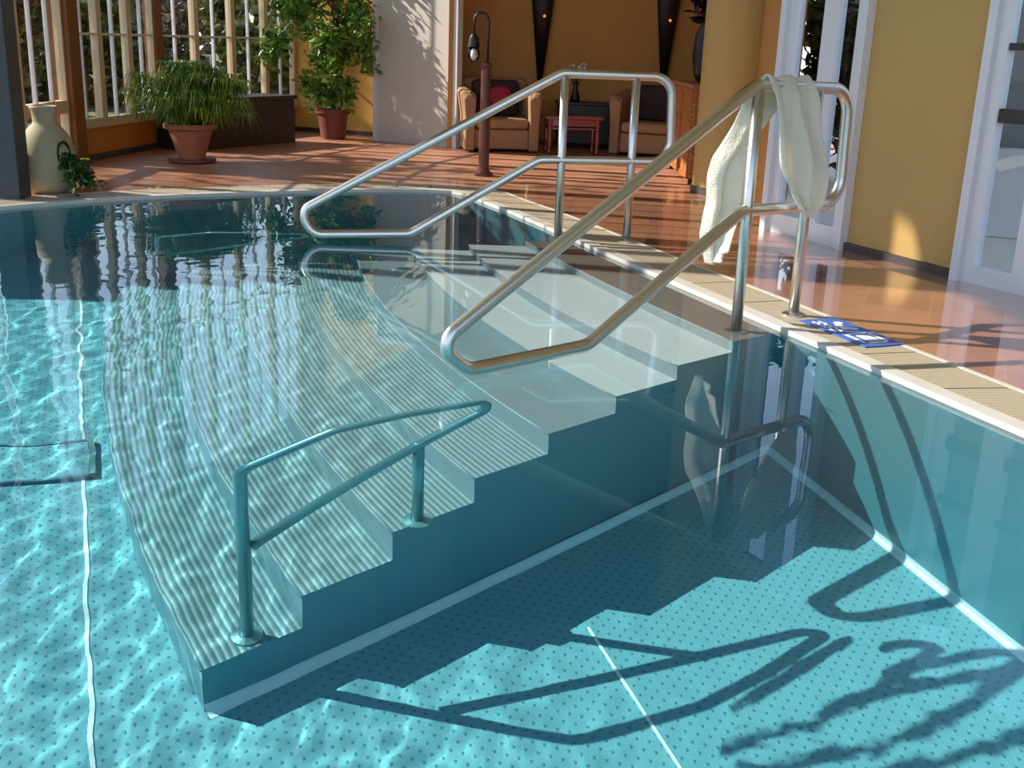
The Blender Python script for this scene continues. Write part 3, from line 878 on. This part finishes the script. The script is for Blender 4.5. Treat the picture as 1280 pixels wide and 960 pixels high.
# umbrella papyrus
t = thing('potted_papyrus', 'bushy drooping papyrus in a terracotta pot beside the bay window', 'potted plant', (-2.57, 8.76, DECKZ))
bm = bmesh.new(); add_lathe(bm, [(.17, 0), (.185, .012), (.185, .03), (.16, .03)], 32); obj('saucer', bm, M['darkclay'], t)
bm = pot_mesh(.182, .10, .27); bmesh.ops.translate(bm, verts=bm.verts, vec=(0, 0, .028)); obj('pot', bm, M['terracotta'], t)
bm = bmesh.new(); disc(bm, 0, 0, .15, .26, .272); obj('soil', bm, M['soil'], t)
rn = random.Random(3); bm = bmesh.new(); bs = bmesh.new()
for k in range(190):
    a = rn.uniform(0, 2 * PI); lean = rn.uniform(0.02, .42) ** .9; h = rn.uniform(.20, .50) * (1.08 - lean * .8)
    tip = Vector((math.cos(a) * lean, math.sin(a) * lean, .28 + h * (1 if k % 3 else .55)))
    mid = Vector((tip.x * .45, tip.y * .45, .28 + (tip.z - .28) * .65))
    add_tube(bs, [(tip.x * .12, tip.y * .12, .27), tuple(mid), tuple(tip)], .0025, 5)
    for q in range(17):
        b = 2 * PI * q / 17 + rn.uniform(-.2, .2); L = rn.uniform(.11, .19)
        o1 = Vector((math.cos(b), math.sin(b), .25)) * L * .5; o2 = Vector((math.cos(b) * L * .95, math.sin(b) * L * .95, -L * rn.uniform(.25, 1.0)))
        sd = Vector((-math.sin(b), math.cos(b), 0)) * .005
        v = [bm.verts.new(tip - sd * .4), bm.verts.new(tip + sd * .4), bm.verts.new(tip + o1 + sd), bm.verts.new(tip + o1 - sd), bm.verts.new(tip + o2)]
        bm.faces.new((v[0], v[1], v[2], v[3])); bm.faces.new((v[3], v[2], v[4]))
obj('stems', bs, M['reed'], t); obj('foliage', bm, M['reed'], t)

# ficus
t = thing('potted_ficus', 'tall leafy ficus tree in a dark red clay pot by the yellow wall', 'potted plant', (-1.88, 11.28, DECKZ))
obj('pot', pot_mesh(.155, .12, .29, .018), M['darkclay'], t)
bm = bmesh.new(); disc(bm, 0, 0, .14, .25, .262); obj('soil', bm, M['soil'], t)
rn = random.Random(11); bm = bmesh.new()
add_tube(bm, [(0, 0, .24), (.02, .01, .5), (-.02, .0, .8), (.03, 0, 1.2), (0, 0, 1.7)], [.022, .02, .017, .012, .006], 8)
blobs = []
for k in range(26):
    a = rn.uniform(0, 2 * PI); z = rn.uniform(.50, 1.75); rr = rn.uniform(.1, .42) * (1 - .15 * abs(z - 1.0))
    c = Vector((math.cos(a) * rr - .05, math.sin(a) * rr, z)); blobs.append((c, rn.uniform(.10, .19)))
    add_tube(bm, [(0, 0, max(.45, z - .25)), (c.x * .5, c.y * .5, z - .08), tuple(c)], [.008, .006, .003], 5)
for dx, z in ((-.5, .95), (-.55, .85), (-.62, .8), (-.42, 1.25), (.32, .95), (.36, .75), (.28, 1.2), (.12, .45), (0, .42), (-.12, .45), (-.2, .55)): blobs.append((Vector((dx, -.05, z)), .12))
obj('trunk', bm, M['bark'], t)
def pos():
    c, r = rn.choice(blobs); return c + Vector((rn.gauss(0, 1), rn.gauss(0, 1), rn.gauss(0, 1))) * r * .5
bm = bmesh.new(); leaf_cloud(bm, 4000, pos, .085, .5, .5, rnd=rn); obj('foliage', bm, M['leaf'], t)

# pale jar with trailing plant
t = thing('amphora_planter', 'pale stoneware jar with a side opening and a trailing plant at the pool edge', 'planter', (-2.90, 6.86, DECKZ))
bm = bmesh.new(); add_lathe(bm, [(.115, 0), (.148, .04), (.166, .11), (.170, .19), (.160, .27), (.132, .345), (.095, .395), (.075, .412), (.070, .43), (.074, .49), (.084, .505), (.084, .52), (.066, .52), (.06, .43)], 40)
obj('jar_body', bm, M['jar'], t, smooth=True)
bm = bmesh.new()
for k in range(1):
    mtx = Matrix.Translation((.128, -.078, .235)) @ Matrix.Rotation(math.radians(-30), 4, 'Z') @ Matrix.Rotation(math.radians(90), 4, 'Y') @ Matrix.Diagonal((1.35, .75, 1, 1))
    add_lathe(bm, [(.062, -.01), (.066, .012), (.056, .014), (.052, -.004), (.0001, -.004)], 24, cap=False)
    bmesh.ops.transform(bm, matrix=mtx, verts=bm.verts)
obj('side_opening', bm, M['black'], t)
rn = random.Random(5); bm = bmesh.new(); bl_ = bmesh.new()
for k in range(16):
    a = math.radians(rn.uniform(-60, 15)); L = rn.uniform(.12, .30)
    p0 = Vector((.14 * math.cos(-.52), .14 * math.sin(-.52), .235)); p1 = p0 + Vector((math.cos(a) * L * .5, math.sin(a) * L * .5, -.03)); p2 = p0 + Vector((math.cos(a) * L * .8, math.sin(a) * L * .8, -rn.uniform(.06, .2)))
    add_tube(bm, [tuple(p0), tuple(p1), tuple(p2)], .0025, 5)
    leaf_cloud(bl_, 26, lambda: p0.lerp(p2, rn.random()) + Vector((rn.gauss(0, .018), rn.gauss(0, .018), rn.gauss(0, .018))), .045, .6, .3, rnd=rn)
obj('stems', bm, M['trail'], t); obj('foliage', bl_, M['trail'], t)
bm = bmesh.new()
for k in range(6): add_lathe(bm, [(.001, 0), (.014, .004), (.012, .010), (.001, .008)], 8, (.27 + rn.uniform(-.02, .02), -.10 + rn.uniform(-.02, .02)))
bmesh.ops.translate(bm, verts=bm.verts, vec=(0, 0, .215)); obj('flower', bm, M['petal'], t)

# ------------------------------------------------------------------ dark box under the bay windows
m_, L_ = frame2((-2.80, 9.55), (-2.14, 10.75))
t = thing('storage_box', 'dark brown wooden box bench below the bay windows behind the papyrus', 'box', (-2.80, 9.55, DECKZ), math.atan2(1.2, .66))
obj('box_body', box(0, L_, 0.015, .40, 0, .40, .006), M['dark'], t); obj('lid', box(-.02, L_ + .02, -.005, .42, .40, .435, .006), M['dark'], t)

# ------------------------------------------------------------------ brown lamp post
t = thing('lamp_post', 'maroon lamp post with gooseneck arm and glass globe at the far pool edge', 'lamp', (-.277, 8.56, DECKZ))
bm = bmesh.new(); add_lathe(bm, [(.075, 0), (.075, .02), (.05, .03), (.048, .05)], 28); obj('base', bm, M['maroon'], t)
bm = bmesh.new(); add_lathe(bm, [(.041, .03), (.041, .46), (.037, .47), (.036, .80), (.043, .805), (.043, .825), (.015, .84)], 24); obj('pole', bm, M['maroon'], t, smooth=False)
bm = bmesh.new(); add_tube(bm, [(0.01, 0, .82), (0.012, 0, 1.10)] + [(-.042 + .054 * math.cos(a), 0, 1.12 + .065 * math.sin(a)) for a in [PI * k / 12 for k in range(13)]] + [(-.096, 0, 1.0)], .009, 12)
obj('gooseneck', bm, M['black'], t, smooth='keep')
bm = bmesh.new(); add_lathe(bm, [(.02, 1.03), (.034, 1.01), (.046, .94), (.04, .94), (.018, 1.01)], 24, (-.096, 0)); obj('lamp_shade', bm, M['black'], t)
bm = bmesh.new(); add_lathe(bm, [(.034, .94), (.046, .90), (.040, .855), (.018, .835), (.002, .832)], 24, (-.096, 0)); globe = obj('glass_globe', bm, M['bulb'], t, smooth=True)
bm = bmesh.new(); add_lathe(bm, [(.004, .845), (.02, .865), (.022, .895), (.012, .93)], 16, (-.096, 0)); obj('bulb', bm, M['bwhite'], globe, smooth=True)

# ------------------------------------------------------------------ armchairs
def armchair(label, loc, rot, W=.72, with_red=False):
    t = thing('armchair', label, 'armchair', loc, rot, 'tan armchairs in the niche')
    # local: x across, front towards -y
    Dp = .62
    obj('seat_base', box(.09, W - .09, 0.02, Dp - .08, .03, .21, .02), M['tan'], t)
    obj('seat_cushion', box(.10, W - .10, -.01, Dp - .12, .215, .31, .035), M['tan'], t, smooth=True)
    for sgn, x in ((-1, .05), (1, W - .05)):
        bm = bmesh.new(); sec = []
        for y, h, fl in ((-.03, .50, .0), (.02, .545, .03), (.25, .56, .035), (.5, .60, .03)):
            ox = sgn * fl
            sec.append([(x - .045, y, .02), (x + .045, y, .02), (x + .045 + max(0, ox) * .3, y, h * .6), (x + .045 + max(0, ox) + .01, y, h - .03), (x + .03 + ox, y, h), (x - .03 + ox, y, h), (x - .045 + min(0, ox) - .01, y, h - .03), (x - .045 + min(0, ox) * .3, y, h * .6)])
        rings = [[bm.verts.new(p) for p in s] for s in sec]
        for a, b in zip(rings, rings[1:]):
            for i in range(8): bm.faces.new((a[i], a[(i + 1) % 8], b[(i + 1) % 8], b[i]))
        bm.faces.new(rings[0]); bm.faces.new(rings[-1][::-1])
        o = obj('armrest', bm, M['tan'], t); md = o.modifiers.new('b', 'BEVEL'); md.width = .015; md.segments = 3
    bm = bmesh.new(); add_box(bm, .02, W - .02, Dp - .14, Dp, .02, .64, .05)
    for v in bm.verts:
        v.co.y += max(0, v.co.z - .25) * .18; v.co.z += .04 * (1 - ((v.co.x - W / 2) / (W / 2)) ** 2) * (v.co.z > .4)
    obj('backrest', bm, M['tan'], t, smooth=True)
    bm = bmesh.new(); add_box(bm, .12, W - .12, Dp - .25, Dp - .13, .31, .64, .05)
    for v in bm.verts: v.co.y += max(0, v.co.z - .3) * .2
    obj('back_cushion', bm, M['cushion'], t, smooth=True)
    for x in (.07, W - .07):
        for y in (.03, Dp - .05): obj('foot', box(x - .02, x + .02, y - .02, y + .02, 0, .03), M['dark'], t)
    return t
r1 = math.atan2(.25, .67)
armchair('tan armchair with dark back cushion behind the lamp post', (-.52, 10.36, DECKZ), math.radians(10), .70)
# loose red cushion on the left chair
bm = bmesh.new(); bmesh.ops.create_uvsphere(bm, u_segments=24, v_segments=14, radius=1)
for v in bm.verts:
    x, y, z = v.co; f = 1 - .22 * (abs(x) * abs(z)); v.co = Vector((math.copysign(abs(x) ** .6, x) * .12 * f, y * .045, math.copysign(abs(z) ** .6, z) * .11 * f))
bmesh.ops.rotate(bm, verts=bm.verts, matrix=Matrix.Rotation(math.radians(-12), 3, 'X'))
cu = obj('throw_cushion', bm, M['redc'], smooth=True, loc=(-.21, 10.74, .50), rotz=math.radians(8)); tag(cu, 'crimson throw cushion leaning on the armchair behind the lamp post', 'cushion')
armchair('tan armchair angled towards the table beside the wicker cabinet', (.83, 10.60, DECKZ), math.radians(-22), .66)

# red table, console, vase
t = thing('side_table', 'small red lacquered table between the two armchairs', 'table', (.24, 10.33, DECKZ), math.radians(6))
obj('table_top', box(-.02, .52, 0, .32, .325, .35, .006), M['redwood'], t); obj('shelf', box(.02, .48, .03, .29, .235, .25), M['redwood'], t)
for x in (.03, .47):
    for y in (.03, .29):
        bm = bmesh.new(); add_lathe(bm, [(.014, 0), (.02, .03), (.014, .06), (.022, .14), (.016, .22), (.022, .325)], 12, (x, y)); obj('leg', bm, M['redwood'], t)
bm = bmesh.new(); add_box(bm, .04, .46, .025, .04, .265, .322); add_box(bm, .04, .46, .28, .295, .265, .322); obj('apron', bm, M['redwood'], t)
t = thing('low_cabinet', 'low black console standing against the niche wall behind the red table', 'cabinet', (.35, 11.1, DECKZ))
obj('cabinet_body', box(0, .62, 0, .34, .05, .42, .008), M['black'], t); obj('cabinet_top', box(-.02, .64, -.02, .36, .42, .445, .004), M['black'], t)
for x in (.03, .59):
    for y in (.03, .31): obj('leg', box(x - .02, x + .02, y - .02, y + .02, 0, .05), M['black'], t)
t = thing('flower_vase', 'black vase of white flowers on the low console', 'vase', (.52, 11.22, DECKZ + .445))
bm = bmesh.new(); add_lathe(bm, [(.035, 0), (.05, .02), (.035, .08), (.02, .14), (.035, .19), (.03, .19), (.015, .14)], 20); obj('vase_body', bm, M['black'], t, smooth=True)
bm = bmesh.new(); bf = bmesh.new(); rn = random.Random(9)
for k in range(14):
    a = rn.uniform(0, 2 * PI); r = rn.uniform(.02, .12); z = rn.uniform(.22, .36); p = Vector((math.cos(a) * r, math.sin(a) * r, z))
    add_tube(bm, [(0, 0, .15), (p.x * .4, p.y * .4, z * .75), tuple(p)], .003, 5)
    leaf_cloud(bf, 9, lambda: p + Vector((rn.gauss(0, .008), rn.gauss(0, .008), rn.gauss(0, .008))), .035, .6, rnd=rn)
obj('stems', bm, M['trail'], t); obj('blossoms', bf, M['wpetal'], t)

# wicker cabinet beside the pier, dark vase of dried leaves on it
t = thing('wicker_cabinet', 'orange wicker cabinet beside the rounded yellow pier', 'cabinet', (1.27, 8.45, DECKZ))
obj('cabinet_body', box(0, .5, 0, 1.15, .04, .70, .008), M['wicker'], t); obj('cabinet_top', box(-.02, .52, -.02, 1.17, .70, .73, .006), M['terracotta'], t)
bm = bmesh.new()
for y in (.02, .57, 1.13): add_box(bm, -.012, .0, y - .015, y + .015, .04, .70)
for z in (.06, .68): add_box(bm, -.012, .0, .0, 1.15, z - .015, z + .015)
obj('cane_frame', bm, M['wicker'], t)
for x in (.03, .47):
    for y in (.03, 1.12): obj('foot', box(x - .02, x + .02, y - .02, y + .02, 0, .04), M['dark'], t)
t = thing('dark_vase', 'tall black vase with dried leaves on top of the wicker cabinet', 'vase', (1.46, 9.15, DECKZ + .73))
bm = bmesh.new(); add_lathe(bm, [(.07, 0), (.10, .05), (.125, .2), (.11, .36), (.07, .46), (.085, .50), (.06, .50)], 24); obj('vase_body', bm, M['black'], t, smooth=True)
bm = bmesh.new(); leaf_cloud(bm, 220, lambda: Vector((rn.gauss(0, .06), rn.gauss(0, .06), .46 + abs(rn.gauss(0, .22)))), .16, .35, -.8, rnd=rn); obj('dried_leaves', bm, M['black'], t)

# cone wall lights
for i, (x, lab) in enumerate([(.17, 'black cone wall light with a red glow above the left armchair'), (1.41, 'black cone wall light with a red glow above the wicker cabinet')]):
    y = 11.53
    t = thing('wall_light', lab, 'wall light', (x, y, .60), 0, 'cone wall lights in the niche')
    bm = bmesh.new(); add_lathe(bm, [(.025, .03), (.125, .95), (.15, 1.2), (.14, 1.2), (.115, .95), (.02, .04)], 28)
    for v in bm.verts: v.co.y = v.co.y * .5
    obj('cone_shade', bm, M['black'], t, smooth=True)
    bm = bmesh.new(); add_lathe(bm, [(.001, -.014), (.014, 0), (.001, .014)], 10, cap=False); bmesh.ops.translate(bm, verts=bm.verts, vec=(.02, -.063, .655)); obj('red_glass_drop', bm, M['glow'], t)

# ------------------------------------------------------------------ caustics, light, camera
for o in recv: o.cycles.is_caustics_receiver = True
sun = bpy.data.lights.new('sun', 'SUN'); sun.energy = 9.0; sun.angle = .0093; sun.color = (1, .90, .76)
so = link(bpy.data.objects.new('sun', sun)); so.location = (-8, 6, 6)
az = math.radians(-11.3); el = math.radians(33)
so.rotation_euler = Vector((math.cos(az) * math.cos(el), math.sin(az) * math.cos(el), -math.sin(el))).to_track_quat('-Z', 'Y').to_euler()
sun.cycles.is_caustics_light = True

w = bpy.data.worlds.new('sky'); sc.world = w; w.use_nodes = True; nt = w.node_tree; nt.nodes.clear()
out = N(nt, 'ShaderNodeOutputWorld'); bg = N(nt, 'ShaderNodeBackground'); tc = N(nt, 'ShaderNodeTexCoord')
sp = N(nt, 'ShaderNodeSeparateXYZ'); nt.links.new(tc.outputs['Generated'], sp.inputs[0])
cr = N(nt, 'ShaderNodeValToRGB'); e = cr.color_ramp.elements
e[0].position = .0; e[0].color = (.95, .95, 1.0, 1); e[1].position = .6; e[1].color = (.28, .50, .90, 1)
e2 = e.new(.15); e2.color = (.80, .93, 1.15, 1)
nt.links.new(sp.outputs['Z'], cr.inputs[0]); nt.links.new(cr.outputs[0], bg.inputs['Color']); bg.inputs['Strength'].default_value = 1.6
nt.links.new(bg.outputs[0], out.inputs[0])

cam = bpy.data.cameras.new('camera'); co = link(bpy.data.objects.new('camera', cam)); sc.camera = co
cam.sensor_width = 36; cam.lens = 1380 / 1280 * 36; cam.clip_start = .05
co.location = (0, 0, 1.0)
p = math.radians(17.2); a = math.radians(2.05)
r_ = Vector((1, 0, 0)); u = Vector((0, math.sin(p), math.cos(p))); f = Vector((0, math.cos(p), -math.sin(p)))
r2 = math.cos(a) * r_ + math.sin(a) * u; u2 = -math.sin(a) * r_ + math.cos(a) * u
co.rotation_euler = Matrix((r2, u2, -f)).transposed().to_euler()

sc.cycles.use_denoising = True
sc.cycles.max_bounces = 10; sc.cycles.diffuse_bounces = 4; sc.cycles.glossy_bounces = 4; sc.cycles.transmission_bounces = 8; sc.cycles.transparent_max_bounces = 16
sc.cycles.sample_clamp_indirect = 6
sc.view_settings.view_transform = 'Standard'
sc.view_settings.exposure = 0.0
